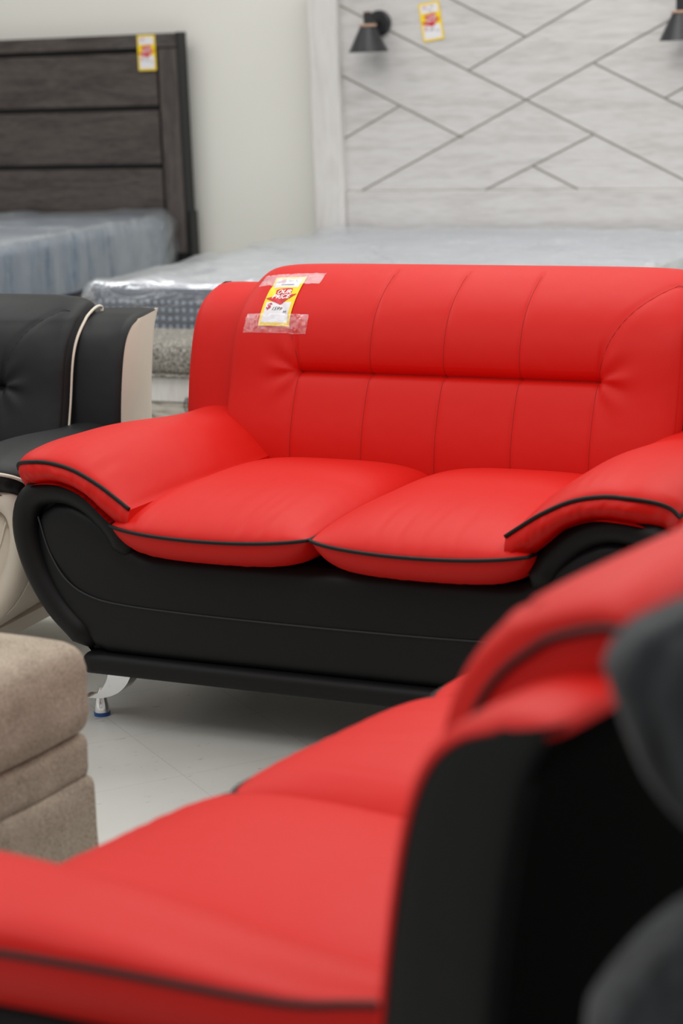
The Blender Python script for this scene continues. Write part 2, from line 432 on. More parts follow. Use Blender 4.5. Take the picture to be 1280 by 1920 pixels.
    # ---- chrome blade legs
    for sx in (-1, 1):
        for y in (.10, .76):
            cl = spline([(.02, .135), (.022, .115), (.012, .088), (-.012, .062), (-.045, .047), (-.075, .045)], 14)
            wd = np.interp(np.linspace(0, 1, 14), [0, .5, 1], [.066, .050, .020])
            mb = MB(); rows = []
            X0 = .575 + dA
            for (dx, z), wv in zip(cl, wd):
                x = sx * (X0 + .0 - dx)
                rows.append([(x - sx * 0.0 + a * .5 * wv * 1.0, y + b, z) for a, b in ((-1, -.020), (1, -.020), (1, .020), (-1, .020))])
            mb.grid(rows, closed_j=True); mb.f.append((0, 1, 2, 3)); e = 4 * 13; mb.f.append((e + 3, e + 2, e + 1, e))
            leg = mb.build('leg', CHROME, root, True, 35)
            fx = sx * (X0 + .045)
            mb = MB(); mb.tube([(fx - sx * .004, y, .062), (fx, y, .045), (fx, y, .02), (fx, y, .008)], [.008, .012, .017, .018], 16)
            mb.build('foot', CHROME, leg, True, 40)
            MB().tube([(fx, y, .009), (fx, y, 0.0)], [.019, .019], 16).build('floor_glide', BLUECAP, leg, True, 40)
    # ---- seat cushions
    for i in range(n_seat):
        uc = (i - (n_seat - 1) / 2) * SW; hw = SW / 2 + .004
        N, M = 90, 90
        x = np.sin(np.linspace(-1, 1, N) * math.pi / 2); y = np.sin(np.linspace(-1, 1, M) * math.pi / 2)
        X, Y = np.meshgrid(x, y, indexing='ij')
        Xr = X * (1 - .035 * np.abs(Y) ** 6); Yr = Y * (1 - .05 * np.abs(X) ** 6)
        U_ = uc + Xr * hw; V_ = .305 + Yr * .36 - .012 * (1 - X ** 2) * np.clip(-Y, 0, 1)
        zp = .478 - .012 * (1 - X ** 2) * np.clip(-Y, 0, 1) ** 2 + .006 * np.clip(-Y, 0, 1)
        ex = np.clip(1 - np.abs(X) ** 3.2, 0, 1) ** .5; ey = np.clip(1 - np.abs(Y) ** 2.8, 0, 1) ** .55
        wr = np.array([[mn.noise(Vector((a * 14 + i * 7, b * 1.2, 0))) for b in y] for a in x])
        top = zp + .066 * ex * ey + .008 * wr * ex * ey * np.exp(-(Y + 1) / .25)
        bot = zp - .074 * np.clip(1 - np.abs(X) ** 6, 0, 1) ** .5 * np.clip(1 - np.abs(Y) ** 9, 0, 1) ** .5 + .003 * wr * ex * ey
        mb = MB(); mb.grid(np.stack([U_, V_, top], -1), flip=True); mb.grid(np.stack([U_, V_, bot], -1))
        c = mb.build('seat_cushion', cushion, root)
        k = M // 2
        per = [(U_[a, 0], V_[a, 0] - .003, zp[a, 0]) for a in range(2, N - 2)]
        sL = [(U_[0, b] - .002, V_[0, b], zp[0, b]) for b in range(k, 1, -1)]; sR = [(U_[-1, b] + .002, V_[-1, b], zp[-1, b]) for b in range(2, k)]
        MB().tube(sL + per + sR, .0042, 8).build('piping', pipe, c)
    # ---- arm cushions
    PC = [(.756, .562), (.748, .584), (.722, .601), (.676, .611), (.625, .611), (.565, .598), (.505, .570), (.462, .543), (.428, .520)]
    CB = [(.738, .520), (.730, .532), (.715, .548), (.665, .565), (.608, .566), (.55, .545), (.498, .503), (.455, .47), (.43, .45)]
    ns = 60
    pc = spline(PC, ns); cb = spline(CB, ns)
    s_ = np.linspace(0, 1, ns)
    for sgn in ((-1, 1) if far_arm else (1,)):
        vs = -.03 + .77 * (1 - np.cos(np.linspace(0, 1, 44) * math.pi / 2) ** 1.0) ** 1.15
        tops = []; bots = []
        for v in vs:
            q = (v + .03) / .17
            h = .034 * (1 - np.clip(1 - q, 0, 1) ** 2.4) ** .5 * (1 - .85 * sm((v - .22) / .42))
            prof = np.sin(math.pi * np.clip(s_ * .93 + .07 * (s_ > 0), 0, 1)) ** .7
            prof = np.clip(1 - np.abs(2 * s_ - .95) ** 2.6, 0, 1) ** .7
            wrn = np.array([mn.noise(Vector((a * 16 + sgn * 5, v * 4, 1))) for a in s_])
            zt = pc[:, 1] + h * prof + .0035 * wrn * math.exp(-max(v, 0) / .08) * prof * min(1, q * 3)
            xo = pc[:, 0] + .012 * np.clip(1 - s_ * 6, 0, 1) * (h / .034)
            tops.append(np.stack([sgn * (arm_x(xo, v, 0) + dA), v + 0 * s_, zt], 1))
            bots.append(np.stack([sgn * (arm_x(cb[:, 0], v, 0) + dA), v + 0 * s_, cb[:, 1] - .004], 1))
        tops = np.array(tops); bots = np.array(bots)
        rnd_v = .085 * np.clip(1 - s_ / .30, 0, 1) ** 1.8
        for k_, v in enumerate(vs):
            w_ = max(0, 1 - (v + .03) / .45)
            tops[k_, :, 1] += rnd_v * w_; bots[k_, :, 1] += rnd_v * w_
            up_ = np.interp(v, [-.03, .0, .27, .56, .63, .70, .75], [0, .010, .028, .038, .043, .060, .066]) * (1.0 if adz else .25) + adz * sm((v + .03) / .2)
            fall = np.clip(1 - s_ / .38, 0, 1) ** 1.5
            tops[k_, :, 2] += up_ * fall; bots[k_, :, 2] += .6 * up_ * fall
        cap = []; side = []; sidi = []
        for t in np.linspace(0, 1, 10):
            wob = .006 * np.array([mn.noise(Vector((a * 30 + sgn * 3, t * 1.5, 4))) for a in s_]) * math.sin(math.pi * t)
            r = tops[0] * (1 - t) + bots[0] * t; r[:, 1] -= .014 * math.sin(math.pi * min(t * 1.0, 1)) - .02 * t ** 2 + wob; cap.append(r)
            a = tops[:, 0] * (1 - t) + bots[:, 0] * t; a[:, 0] += sgn * .010 * math.sin(math.pi * t); side.append(a)
            b = tops[:, -1] * (1 - t) + bots[:, -1] * t; sidi.append(b)
        bots[:, :, 1] = bots[:, :, 1]
        bots[0] = cap[-1]
        for k_, a in enumerate(side): a[0] = cap[k_][0]
        for k_, a in enumerate(sidi): a[0] = cap[k_][-1]
        mb = MB(); f = sgn > 0
        mb.grid(tops, flip=not f); mb.grid(cap, flip=f); mb.grid(side, flip=not f); mb.grid(sidi, flip=f); mb.grid(bots, flip=f)
        ac = mb.build('arm_cushion', cushion, root)
        line = [tuple(p) for p in tops[::-1, 0]] + [tuple(p) for p in tops[0][1:]]
        line = [(x, v - .002, z + .001) for x, v, z in line]
        MB().tube(line, .0044, 8, up=(0, .3, 1)).build('piping', pipe, ac)
    # ---- main back cushion
    fp = spline([(.655, .18), (.662, .40), (.674, .50), (.689, .60), (.708, .70), (.736, .79), (.768, .845), (.814, .880), (.868, .897)], 50)
    rp = spline([(.822, .18), (.826, .40), (.834, .55), (.850, .70), (.880, .83), (.905, .880), (.918, .897)], 50)
    f0 = fp.copy()
    for A_ in (fp, rp):
        k = sm((A_[:, 1] - .6) / .28); A_[:, 1] += wdz * k
    if wlean: fp[:, 0] = wlean[0] + wlean[2] * (fp[:, 0] - wlean[1])
    def lean(P):
        """lean of this sofa's back applied to cushion points, kept in front of the rear panel"""
        P = np.array(P, float); z = P[..., 2].copy()
        P[..., 2] = z + cdz * sm((z - .6) / .28)
        if wlean: P[..., 1] += np.interp(z, f0[:, 1], wlean[0] + wlean[2] * (f0[:, 0] - wlean[1]) - f0[:, 0])
        lim = np.interp(P[..., 2], rp[:, 1], rp[:, 0]) - .008
        P[..., 1] = np.where(P[..., 2] < .86 + wdz, np.minimum(P[..., 1], lim), P[..., 1])
        return P
    B = Back(dA, seg)
    uu = set(np.round(np.linspace(-B.W, B.W, int(2 * B.W / .011)), 5))
    for k in B.seams:
        for d in (-.009, -.006, -.003, 0, .003, .006, .009): uu.add(round(float(k + d), 5))
    for d in (0, .002, .006, .012, .02, .032): uu.add(round(B.W - d, 5)); uu.add(round(-B.W + d, 5))
    uu = np.array(sorted(uu)); uu = uu[np.r_[True, np.diff(uu) > 5e-4]]
    qq = set(np.round(np.linspace(0, BLEN, 130), 5))
    for d in (-.02, -.014, -.01, -.007, -.004, -.002, 0, .002, .004, .007, .01, .014, .02): qq.add(round(B.s0 + d, 5))
    qq = np.array(sorted(qq)); qq = qq[np.r_[True, np.diff(qq) > 5e-4]]
    UU, QQ = np.meshgrid(uu, qq, indexing='ij')
    G = lean(B.pt(UU, QQ))
    mb = MB(); mb.grid(G)
    for idx, fl in ((0, True), (-1, False)):   # side gussets
        edge = G[idx]; cen = edge.mean(0); rows = []
        sg = -1 if idx == 0 else 1
        for t, o in ((0, 0), (.12, .006), (.3, .010), (.6, .010), (.95, .008)):
            r = edge * (1 - t) + cen * t; r[:, 0] += sg * o; rows.append(r)
        mb.grid(rows, flip=fl)
    bc = mb.build('back_cushion', cushion, root)
    for idx in (0, -1):
        e = [(p[0] + (-.009 if idx == 0 else .009), p[1] + .023, p[2] - .004) for p in G[idx][3:int(len(qq) * .70)]]
        MB().tube(e, .0044, 8).build('piping', pipe, bc)
    mb = MB()
    for k in B.seams:
        q1 = B.s0 - .004 if abs(abs(k) - B.b) < 1e-6 else .58
        pts = B.pt(np.full(90, k), np.linspace(.005, q1, 90), .0002); mb.tube([tuple(p) for p in pts], .0008, 5)
    for sg in (-1, 1):
        pts = B.pt(sg * B.arcs[:, 0], B.arcs[:, 1], .0004); mb.tube([tuple(p) for p in pts], .0008, 5)
    if wlean: mb.v = [tuple(p) for p in lean(mb.v)]
    mb.build('seam', thread_c, bc)
    # ---- wings at either end of the back
    ui, uo = .50, .706
    for sgn in (-1, 1):
        def row(u, P, dv=0, dz=0): return np.stack([np.full(len(P), sgn * (u + dA)), P[:, 0] + dv, P[:, 1] + dz], 1)
        T = np.gradient(fp, axis=0); T /= np.linalg.norm(T, axis=1)[:, None]; nv, nz = -T[:, 1], T[:, 0]
        def off(P, d): return np.stack([P[:, 0] - nv * d * (-1) * 1.0, P[:, 1] - nz * d], 1)
        fx_ = fp[-1, 0]
        prof = np.vstack([fp, [(fx_ * .6 + .885 * .4, .898 + wdz), (.885, .899 + wdz), (.90, .899 + wdz), (.912, .898 + wdz), (.918, .894 + wdz), (.920, .885 + wdz)]])
        T = np.gradient(prof, axis=0); T /= np.linalg.norm(T, axis=1)[:, None]
        def ins(d): return np.stack([prof[:, 0] + T[:, 1] * d, prof[:, 1] - T[:, 0] * d], 1)
        rows = [row(ui - .06, ins(.006)), row(ui, ins(.002)), row(.58, ins(0)), row(uo - .05, ins(0)), row(uo - .02, ins(.001)), row(uo - .007, ins(.004)), row(uo, ins(.012))]
        wg = MB(); wg.grid(rows, flip=(sgn > 0)); wingo = wg.build('back_wing', cushion, root)
        # outer end panel between the front curve and the rear curve
        f2 = ins(.0135)[:50]; cols = []
        for t in np.linspace(0, 1, 12):
            P = f2 * (1 - t) + rp * t; b = .004 * (1 - abs(2 * t - 1) ** 4)
            cols.append(row(uo + b * 1.0, P))
        r_ = cols[-1].copy(); r_[:, 0] -= sgn * .014; r_[:, 1] += .006; cols.append(r_)
        MB().grid(cols, flip=(sgn > 0)).build('side_panel', wing_side, wingo)
        MB().tube([tuple(p) for p in row(uo + .0005, f2)], .0026, 6).build('welt', cushion, wingo)
    # ---- rear panel closing the back
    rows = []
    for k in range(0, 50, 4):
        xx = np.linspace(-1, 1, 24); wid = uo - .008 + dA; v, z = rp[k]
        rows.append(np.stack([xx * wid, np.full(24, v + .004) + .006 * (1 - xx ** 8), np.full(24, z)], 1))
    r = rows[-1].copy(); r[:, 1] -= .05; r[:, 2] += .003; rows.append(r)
    MB().grid(rows, flip=True).build('rear_panel', SHADED_CLOTH, root)
    root['dA'] = dA
    return root, B

TH = .470
# main loveseat
main, MB_BACK = make_sofa('red and black two-seat loveseat in the middle, a yellow price tag taped to its back', 'sofa',
    (-.053, 4.30, 0), TH, 2, RED, BLACK, PIPE_BLACK, THREAD_RED, THREAD_BLACK, BLACK, name='loveseat')
del main['dA']
# black and cream one behind at left
s2, _ = make_sofa('black and cream sofa with cream piping, cut off by the left edge beside the loveseat', 'sofa',
    (-1.375, 4.99, 0), .38, 2, CHAIRBLACK, CHAIRBLACK, PIPE_CREAM, THREAD_BLACK, PIPE_CREAM, CREAM, scale=.92, arm_body=CREAM, name='sofa', wlean=(.63, .692, .85))
del s2['dA']
# foreground three-seater
YF = math.radians(126.5); dF = .50 * 1.5 - .48; SF = 1.0
Uf = Vector((math.cos(YF), -math.sin(YF))); Vf = Vector((math.sin(YF), math.cos(YF)))
of = Vector((.063, 1.737)) - SF * (Uf * (.71 + dF) + Vf * .79)
s3, _ = make_sofa('blurred red and black sofa in the foreground, its black end panel and rear facing us', 'sofa',
    (of.x, of.y, 0), YF, 3, RED, BLACK, PIPE_BLACK, THREAD_RED, THREAD_BLACK, BLACK, seg=7, name='sofa', scale=SF, wdz=.070, cdz=.10, wlean=(.82, .82, .82), far_arm=False, zs=.96, adz=.022)
del s3['dA']

# ------------------------------------------------------------------ room
WA = math.radians(26); WU = Vector((math.cos(WA), -math.sin(WA), 0)); WV = Vector((math.sin(WA), math.cos(WA), 0)); W0 = Vector((-.14, 9.75, 0))
def W(x, y, z): return W0 + WU * x + WV * y + Vector((0, 0, z))
fl = MB().box((-9, -3, -.05), (11, 16, 0)).build('floor', floor_mat(), None, False); tag(fl, kind='structure')
wl = MB().box((-7, 0, 0), (9, .15, 4.2)).build('wall_back', wall_mat(), None, False)
wl.location = W(0, .125, 0); wl.rotation_euler = (0, 0, -WA); tag(wl, kind='structure')

# ------------------------------------------------------------------ white bed
bed = empty('bed_frame', W0, -WA); tag(bed, 'whitewashed wood bed frame with diagonal grooved headboard and upholstered foot bench', 'bed')
HBW = 2.04; X0 = .105; X1 = X0 + HBW; HT = 1.80
for xa, xb in ((X0, X0 + .143), (X1 - .143, X1)):
    MB().box((xa, -.045, 0), (xb, .055, HT), .006).build('headboard_post', WHITEWOODV, bed, True, 30)
PX0, PX1 = X0 + .143, X1 - .143
MB().box((PX0, -.005, .83), (PX1, .03, HT - .09), .002).build('headboard_panel', WHITEWOOD, bed, True, 30)
MB().box((PX0, -.014, .30), (PX1, .034, .829), .004).build('bottom_rail', WHITEWOOD, bed, True, 30)
MB().box((X0 + .143, -.045, HT - .09), (X1 - .143, .055, HT), .005).build('top_rail', WHITEWOOD, bed, True, 30)
# diagonal inlay lines, lattice symmetric about the middle of the headboard
CX = (X0 + X1) / 2; CZ = 1.203; SL = .497
ZT = HT - .09
segs = [((PX0, 1.203 + SL * (CX - PX0)), (PX1, 1.203 - SL * (PX1 - CX))), ((.325, .831), (PX1, 1.203 + SL * (PX1 - CX))),
        ((PX0, 1.335), (.815, 1.055)), ((PX0, 1.062), (.521, 1.197)), ((.785, 1.64), (1.113, 1.474)), ((.848, 1.34), (1.60, 1.712)),
        ((.64, ZT), (.785, 1.64)), ((.914, .829), (1.409, 1.057)), ((1.137, .930), (1.341, .829)), ((1.42, 1.352), (PX1, 1.352 - SL * (PX1 - 1.42))),
        ((1.72, 1.20), (PX1, 1.20 + SL * (PX1 - 1.72)))]
mb = MB()
for (xa, za), (xb, zb) in segs:
    d = Vector((xb - xa, zb - za)); 
    if za > ZT: t = (ZT - za) / (zb - za); xa, za = xa + (xb - xa) * t, ZT
    if zb > ZT: t = (ZT - za) / (zb - za); xb, zb = xa + (xb - xa) * t, ZT
    if zb < .83: t = (.83 - za) / (zb - za); xb, zb = xa + (xb - xa) * t, .83
    d = Vector((xb - xa, zb - za)).normalized(); n = Vector((-d.y, d.x)) * .0035
    P = [(xa - n.x, za - n.y), (xb - n.x, zb - n.y), (xb + n.x, zb + n.y), (xa + n.x, za + n.y)]
    mb.add([(x, -.0062, z) for x, z in P] + [(x, .0, z) for x, z in P], [(0, 1, 2, 3), (4, 7, 6, 5), (0, 4, 5, 1), (2, 6, 7, 3), (1, 5, 6, 2), (0, 3, 7, 4)])
tag(mb.build('groove_inlay', GROOVE, bed, False), 'thin grey-brown diagonal groove lines')
# side rails and storage foot bench
for xa in (X0 + .02, X1 - .06): MB().box((xa, -2.06, .12), (xa + .04, -.045, .40), .004).build('side_rail', WHITEWOOD, bed, True, 30)
MB().box((X0 - .02, -2.46, .30), (X1 + .02, -2.06, .388), .004).build('bench_top_rail', WHITEWOODV, bed, True, 30)
MB().box((X0, -2.44, .04), (X1, -2.06, .30), .003).build('bench_box', WHITEWOOD, bed, True, 30)
for k in range(2):
    xa = X0 + .03 + k * 1.0
    MB().box((xa, -2.452, .07), (xa + .97, -2.44, .318 - .022), .002).build('drawer_front', DRAWERWOOD, bed, True, 30)
def cushion_box(x0, x1, y0, y1, z0, z1, r, n=6):
    """box with large soft radius: superellipsoid-like grid"""
    nx, ny, nz = 26, 14, 10
    cx, cy, cz = (x0 + x1) / 2, (y0 + y1) / 2, (z0 + z1) / 2; h = np.array([(x1 - x0) / 2, (y1 - y0) / 2, (z1 - z0) / 2])
    mb = MB()
    def rnd_(P):
        q = np.clip(P, -(h - r), (h - r)); d = P - q; L = np.linalg.norm(d, axis=-1, keepdims=True)
        return q + np.where(L > 1e-9, d / np.maximum(L, 1e-9) * r, 0)
    def lin_(hh, n): 
        k = np.linspace(0, 1, n); a = np.r_[-hh + r * (1 - np.cos(np.linspace(0, math.pi / 2, n // 3))) , np.linspace(-hh + r, hh - r, n)[1:-1], hh - r * (1 - np.cos(np.linspace(math.pi / 2, 0, n // 3)))]
        return a
    ax = [lin_(h[0], nx), lin_(h[1], ny), lin_(h[2], nz)]
    for d in range(3):
        a, b = [(1, 2), (2, 0), (0, 1)][d]
        A_, B_ = np.meshgrid(ax[a], ax[b], indexing='ij')
        for sg in (-1, 1):
            P = np.zeros(A_.shape + (3,)); P[..., a] = A_; P[..., b] = B_; P[..., d] = sg * h[d]
            mb.grid(rnd_(P) + np.array([cx, cy, cz]), flip=sg < 0)
    return mb
def weld(o, dist=1e-4):
    import bmesh
    bm = bmesh.new(); bm.from_mesh(o.data); bmesh.ops.remove_doubles(bm, verts=bm.verts, dist=dist); bm.to_mesh(o.data); bm.free()
    return o
bc_ = weld(cushion_box(X0 - .015, X1 + .015, -2.475, -2.06, .385, .502, .045).build('bench_cushion', TWEED, bed))
MB().tube([(X0 - .02, -2.474, .392), (X1 + .02, -2.474, .392)], .008, 8).build('welt', TWEED, bc_)

def make_mattress(name, label, parentloc, x0, x1, y0, y1, z0, z1, side, top, filmm, seed, film_label):
    root = empty(name, parentloc, -WA); tag(root, label, 'mattress')
    body = weld(cushion_box(x0, x1, y0, y1, z0, z1 - .012, .05).build('mattress_side', side, root))
    zt = z1
    # quilted top panel
    n1, n2 = 60, 60
    xs = np.linspace(x0 + .02, x1 - .02, n1); ys = np.linspace(y0 + .02, y1 - .02, n2); XX, YY = np.meshgrid(xs, ys, indexing='ij')
    ex = np.clip(1 - np.abs(2 * (XX - x0) / (x1 - x0) - 1) ** 16, 0, 1) ** .5 * np.clip(1 - np.abs(2 * (YY - y0) / (y1 - y0) - 1) ** 16, 0, 1) ** .5
    ZZ = z1 - .04 + .04 * ex + .002 * np.sin(XX * 34) * np.sin(YY * 34)
    MB().grid(np.stack([XX, YY, ZZ], -1)).build('top_panel', top, root)
    # plastic film draped over top and sides
    k = 4.0; res = .022
    drop = z1 - z0 - .005
    def axis(a, b, lo, hi):
        s = np.arange(-lo, (b - a) + hi, res); return s
    sx = axis(x0, x1, drop, drop); sy = axis(y0, y1, drop, .02)
    P = np.zeros((len(sx), len(sy), 3))
    for i, a in enumerate(sx):
        for j, b in enumerate(sy):
            cxp = min(max(a, 0), x1 - x0); cyp = min(max(b, 0), y1 - y0)
            ox = float(a - cxp); oy = float(b - cyp)
            d = max(abs(ox), abs(oy))
            nz = mn.noise(Vector((a * 3 + seed, b * 3, seed))) ; nf = mn.noise(Vector((a * 10, b * 10 + seed, 2)))
            ridge = 1 - min(1, abs(mn.noise(Vector((a * 2.2 + b * 1.5 + seed, b * 2.6 - a * .6, 7)))) * 5)
            zz = z1 + .006 + .012 * max(nz, -.3) + .006 * nf + .016 * ridge
            bump_side = .012 + .012 * abs(mn.noise(Vector(((a + b) * 9 + seed, d * 1.5, 3)))) + .010 * (1 - min(1, abs(mn.noise(Vector((cxp * 4 + cyp * 4 + seed, d * .7, 9)))) * 4))
            px, py = x0 + cxp, y0 + cyp
            if d > 0:
                zz = z1 + .004 - d + .01 * nf
                sgx = int(ox > 0) - int(ox < 0); sgy = int(oy > 0) - int(oy < 0)
                f = min(1, d / .04)
                px += sgx * bump_side * f; py += sgy * bump_side * f
            P[i, j] = (px, py, zz)
    tag(MB().grid(P).build('plastic_cover', filmm, root), film_label)
    return root
make_mattress('mattress', 'large navy dotted mattress wrapped in crumpled clear plastic in front of the white headboard', W0, .165, 2.08, -2.055, -.055, .405, .655, NAVYDOTS, TICK_WHITE, FILM_WHITE, 3, 'crumpled clear plastic film')

# ------------------------------------------------------------------ dark bed
db = empty('bed_frame', W0, -WA); tag(db, 'dark grey-brown wood bed frame with plank headboard leaning at the wall on the left', 'bed')
RX = -.592; LX = RX - 1.72
MB().box((LX + .01, .045, .5), (RX - .01, .07, 1.535), .002).build('backing_board', GAP, db, True, 30)
for xa, xb in ((RX - .10, RX), (LX, LX + .10)): MB().box((xa, .0, .545), (xb, .045, 1.485), .003).build('headboard_stile', DARKWOODV, db, True, 30)
MB().box((LX, -.004, 1.49), (RX, .045, 1.553), .003).build('top_rail', DARKWOOD, db, True, 30)
tag(MB().box((RX, -.002, .545), (RX + .014, .075, 1.556), .002).build('edge_trim', GAP, db, True, 30), 'black edge strip')
MB().box((RX + .002, .01, 0), (RX + .022, .08, .74), .002).build('support_leg', GAP, db, True, 30)
for xa in (RX - .10, LX): MB().box((xa + .005, .01, 0), (xa + .095, .05, .545), .002).build('headboard_leg', GAP, db, True, 30)
for z0, z1 in ((1.228, 1.468), (.960, 1.204), (.692, .936), (.42, .670)): MB().box((LX + .118, .012, z0), (RX - .118, .040, z1), .003).build('headboard_plank', DARKWOOD, db, True, 30)
MB().box((RX - .13, -2.0, .2), (RX - .09, .0, .45), .003).build('side_rail', DARKWOOD, db, True, 30)
MB().box((LX + .1, -2.04, .04), (RX - .09, -2.0, .45), .003).build('footboard', DARKWOOD, db, True, 30)
make_mattress('mattress', 'blue knit mattress under draped clear plastic in front of the dark plank headboard', W0, LX + .06, RX - .07, -1.98, -.03, .45, .735, BLUEKNIT, TICK_BLUE, FILM_BLUE, 17, 'draped clear plastic film with upright folds')

# ------------------------------------------------------------------ sconces on the white headboard
def lathe(pts, n=28, cx=0, cy=0):
    mb = MB(); rows = [[(cx + r * math.cos(2 * math.pi * k / n), cy + r * math.sin(2 * math.pi * k / n), z) for k in range(n)] for r, z in pts]
    mb.grid(rows, closed_j=True, flip=True); return mb
def sconce(x, label):
    o = empty('wall_sconce', W(x, -.006, 1.555), -WA); tag(o, label, 'lamp', 'cone sconces on the white headboard')
    MB().tube([(0, 0, 0), (0, -.014, 0), (0, -.02, 0)], [.055, .055, .048], 28).build('backplate', BLACKMETAL, o, True, 35)
    MB().tube([(0, -.015, 0), (-.005, -.05, .004), (-.012, -.085, .01)], .012, 12).build('arm', BLACKMETAL, o)
    MB().tube([(-.013, -.1, -.005), (-.013, -.1, .048)], .0175, 20).build('lamp_socket', BLACKMETAL, o, True, 35)
    MB().tube([(-.013, -.1, .048), (-.013, -.1, .053)], .012, 16).build('switch_cap', COPPER, o, True, 35)
    tag(lathe([(.0, -.002), (.034, -.002), (.040, -.006), (.040, -.010), (.034, -.014), (0, -.014)], 28, -.013, -.1).build('collar_ring', COPPER, o, True, 40), 'copper ring on top of the shade')
    lathe([(.002, -.012), (.034, -.014), (.086, -.118), (.088, -.121), (.084, -.120), (.032, -.020), (.001, -.018)], 40, -.013, -.1).build('lamp_shade', BLACKMETAL, o, True, 40)
    return o
sconce(.440, 'black cone wall sconce with copper ring, at the left post of the white headboard')
sconce(1.835, 'black cone wall sconce with copper ring, cut off at the top right corner')

# ------------------------------------------------------------------ price tags
YEL = plain('yellow_card', lin(250, 214, 20), .45); WHT = plain('white_card', lin(232, 230, 234), .5); RDC = plain('red_print', lin(206, 18, 34), .5)
INK = plain('dark_ink', lin(50, 48, 58), .6); WPR = plain('white_print', lin(245, 245, 245), .5); PNK = plain('crimson_print', lin(196, 30, 70), .5)
def subdiv(vs, fs, L):
    vs = [tuple(v[:2]) for v in vs]; out = []
    st = [(f[0], f[k], f[k + 1]) for f in fs for k in range(1, len(f) - 1)]
    mid = {}
    def m(a, b):
        k = (min(a, b), max(a, b))
        if k not in mid: mid[k] = len(vs); vs.append(((vs[a][0] + vs[b][0]) / 2, (vs[a][1] + vs[b][1]) / 2))
        return mid[k]
    while st:
        a, b, c = st.pop(); e = [(math.dist(vs[a], vs[b]), 0), (math.dist(vs[b], vs[c]), 1), (math.dist(vs[c], vs[a]), 2)]
        d, k = max(e)
        if d < L: out.append((a, b, c)); continue
        if k == 0: n = m(a, b); st += [(a, n, c), (n, b, c)]
        elif k == 1: n = m(b, c); st += [(a, b, n), (a, n, c)]
        else: n = m(c, a); st += [(a, b, n), (n, b, c)]
    return vs, out
def text_pts(txt, size, shear=.25, bold=.0):
    c = D.curves.new('t', 'FONT'); c.body = txt; c.size = size; c.shear = shear; c.offset = bold; c.align_x = 'CENTER'; c.align_y = 'CENTER'; c.resolution_u = 3
    o = D.objects.new('t', c); col.objects.link(o); dg = bpy.context.evaluated_depsgraph_get()
    me = D.meshes.new_from_object(o.evaluated_get(dg)); vs = [tuple(v.co) for v in me.vertices]; fs = [tuple(p.vertices) for p in me.polygons]
    D.objects.remove(o); D.curves.remove(c); D.meshes.remove(me); return vs, fs
TW, THh = .086, .158    # nominal card size
def price_tag(root, fmap, w=TW, h=THh, price='1599', cents='99', top='Sofa &', top2='Loveseat', k=1.0):
    """fmap(a,b,off)->point ; a in [-w/2,w/2], b in [0,h]"""
    def sheet(name, a0, a1, b0, b1, off, mat, parent, th=.0006):
        n, m = 12, 26
        A_, B_ = np.meshgrid(np.linspace(a0, a1, n), np.linspace(b0, b1, m), indexing='ij')
        P = np.array([[fmap(a, b, off) for a, b in zip(ra, rb)] for ra, rb in zip(A_, B_)])
        Q = np.array([[fmap(a, b, off - th) for a, b in zip(ra, rb)] for ra, rb in zip(A_, B_)])
        mb = MB(); mb.grid(P, flip=True); mb.grid(Q)
        mb.grid([P[0], Q[0]]); mb.grid([P[-1], Q[-1]], flip=True); mb.grid([P[:, 0], Q[:, 0]], flip=True); mb.grid([P[:, -1], Q[:, -1]])
        return mb.build(name, mat, parent, False)
    def flat(name, vs, fs, ca, cb, off, mat, parent):
        vs, fs = subdiv(vs, fs, .007)
        return mk(name, [fmap(ca + x, cb + y, off) for x, y, *_ in vs], fs, mat, parent, False)
    card = sheet('card', -w / 2, w / 2, 0, h, .0012, YEL, root)
    tag(sheet('upper_field', -w * .41, w * .41, h * .735, h * .945, .0016, WHT, root, .0003), 'white writing field')
    tag(sheet('lower_field', -w * .41, w * .41, h * .055, h * .415, .0016, WHT, root, .0003), 'white writing field')
    aw = w * .49; cy = h * .535
    arrow = [(-aw * .55, .145 * h), (aw * .25, .175 * h), (aw * .55, .165 * h), (aw * .55, .03 * h), (aw * .98, .05 * h), (aw * .1, -.175 * h), (-aw * 1.0, -.05 * h), (-aw * .48, -.01 * h)]
    cen = (0, 0); flat('arrow_print', [cen] + arrow, [(0, i + 1, (i + 1) % 8 + 1) for i in range(8)][::1], 0, cy, .0022, RDC, root)
    v, f = text_pts('OUR', h * .118, .25, .0005 * k); flat('lettering', v, f, .03 * w, cy + .085 * h, .0028, WPR, root)
    v, f = text_pts('PRICE', h * .118, .25, .0005 * k); flat('lettering', v, f, -.01 * w, cy - .015 * h, .0028, WPR, root)
    v, f = text_pts('LIST', h * .045, .25, .0004 * k); flat('lettering', v, f, -.20 * w, h * .905, .0022, PNK, root)
    v, f = text_pts('PRICE', h * .05, .25, .0004 * k); flat('lettering', v, f, -.22 * w, h * .862, .0022, PNK, root)
    v, f = text_pts('$', h * .15, .25, .0006 * k); flat('lettering', v, f, -.30 * w, h * .33, .0022, PNK, root)
    if top:
        v, f = text_pts(top, h * .055, .3, 0); flat('handwriting', v, f, .12 * w, h * .895, .0022, INK, root)
        v, f = text_pts(top2, h * .062, .3, 0); flat('handwriting', v, f, .02 * w, h * .80, .0022, INK, root)
    v, f = text_pts(price, h * .085, .3, 0); flat('handwriting', v, f, -.02 * w, h * .285, .0022, INK, root)
    v, f = text_pts(cents, h * .07, .3, 0); flat('handwriting', v, f, .25 * w, h * .235, .0022, INK, root)

Mrot = Matrix.Rotation(-TH, 4, 'Z'); Mmain = Matrix.Translation((-.053, 4.30, 0)) @ Mrot
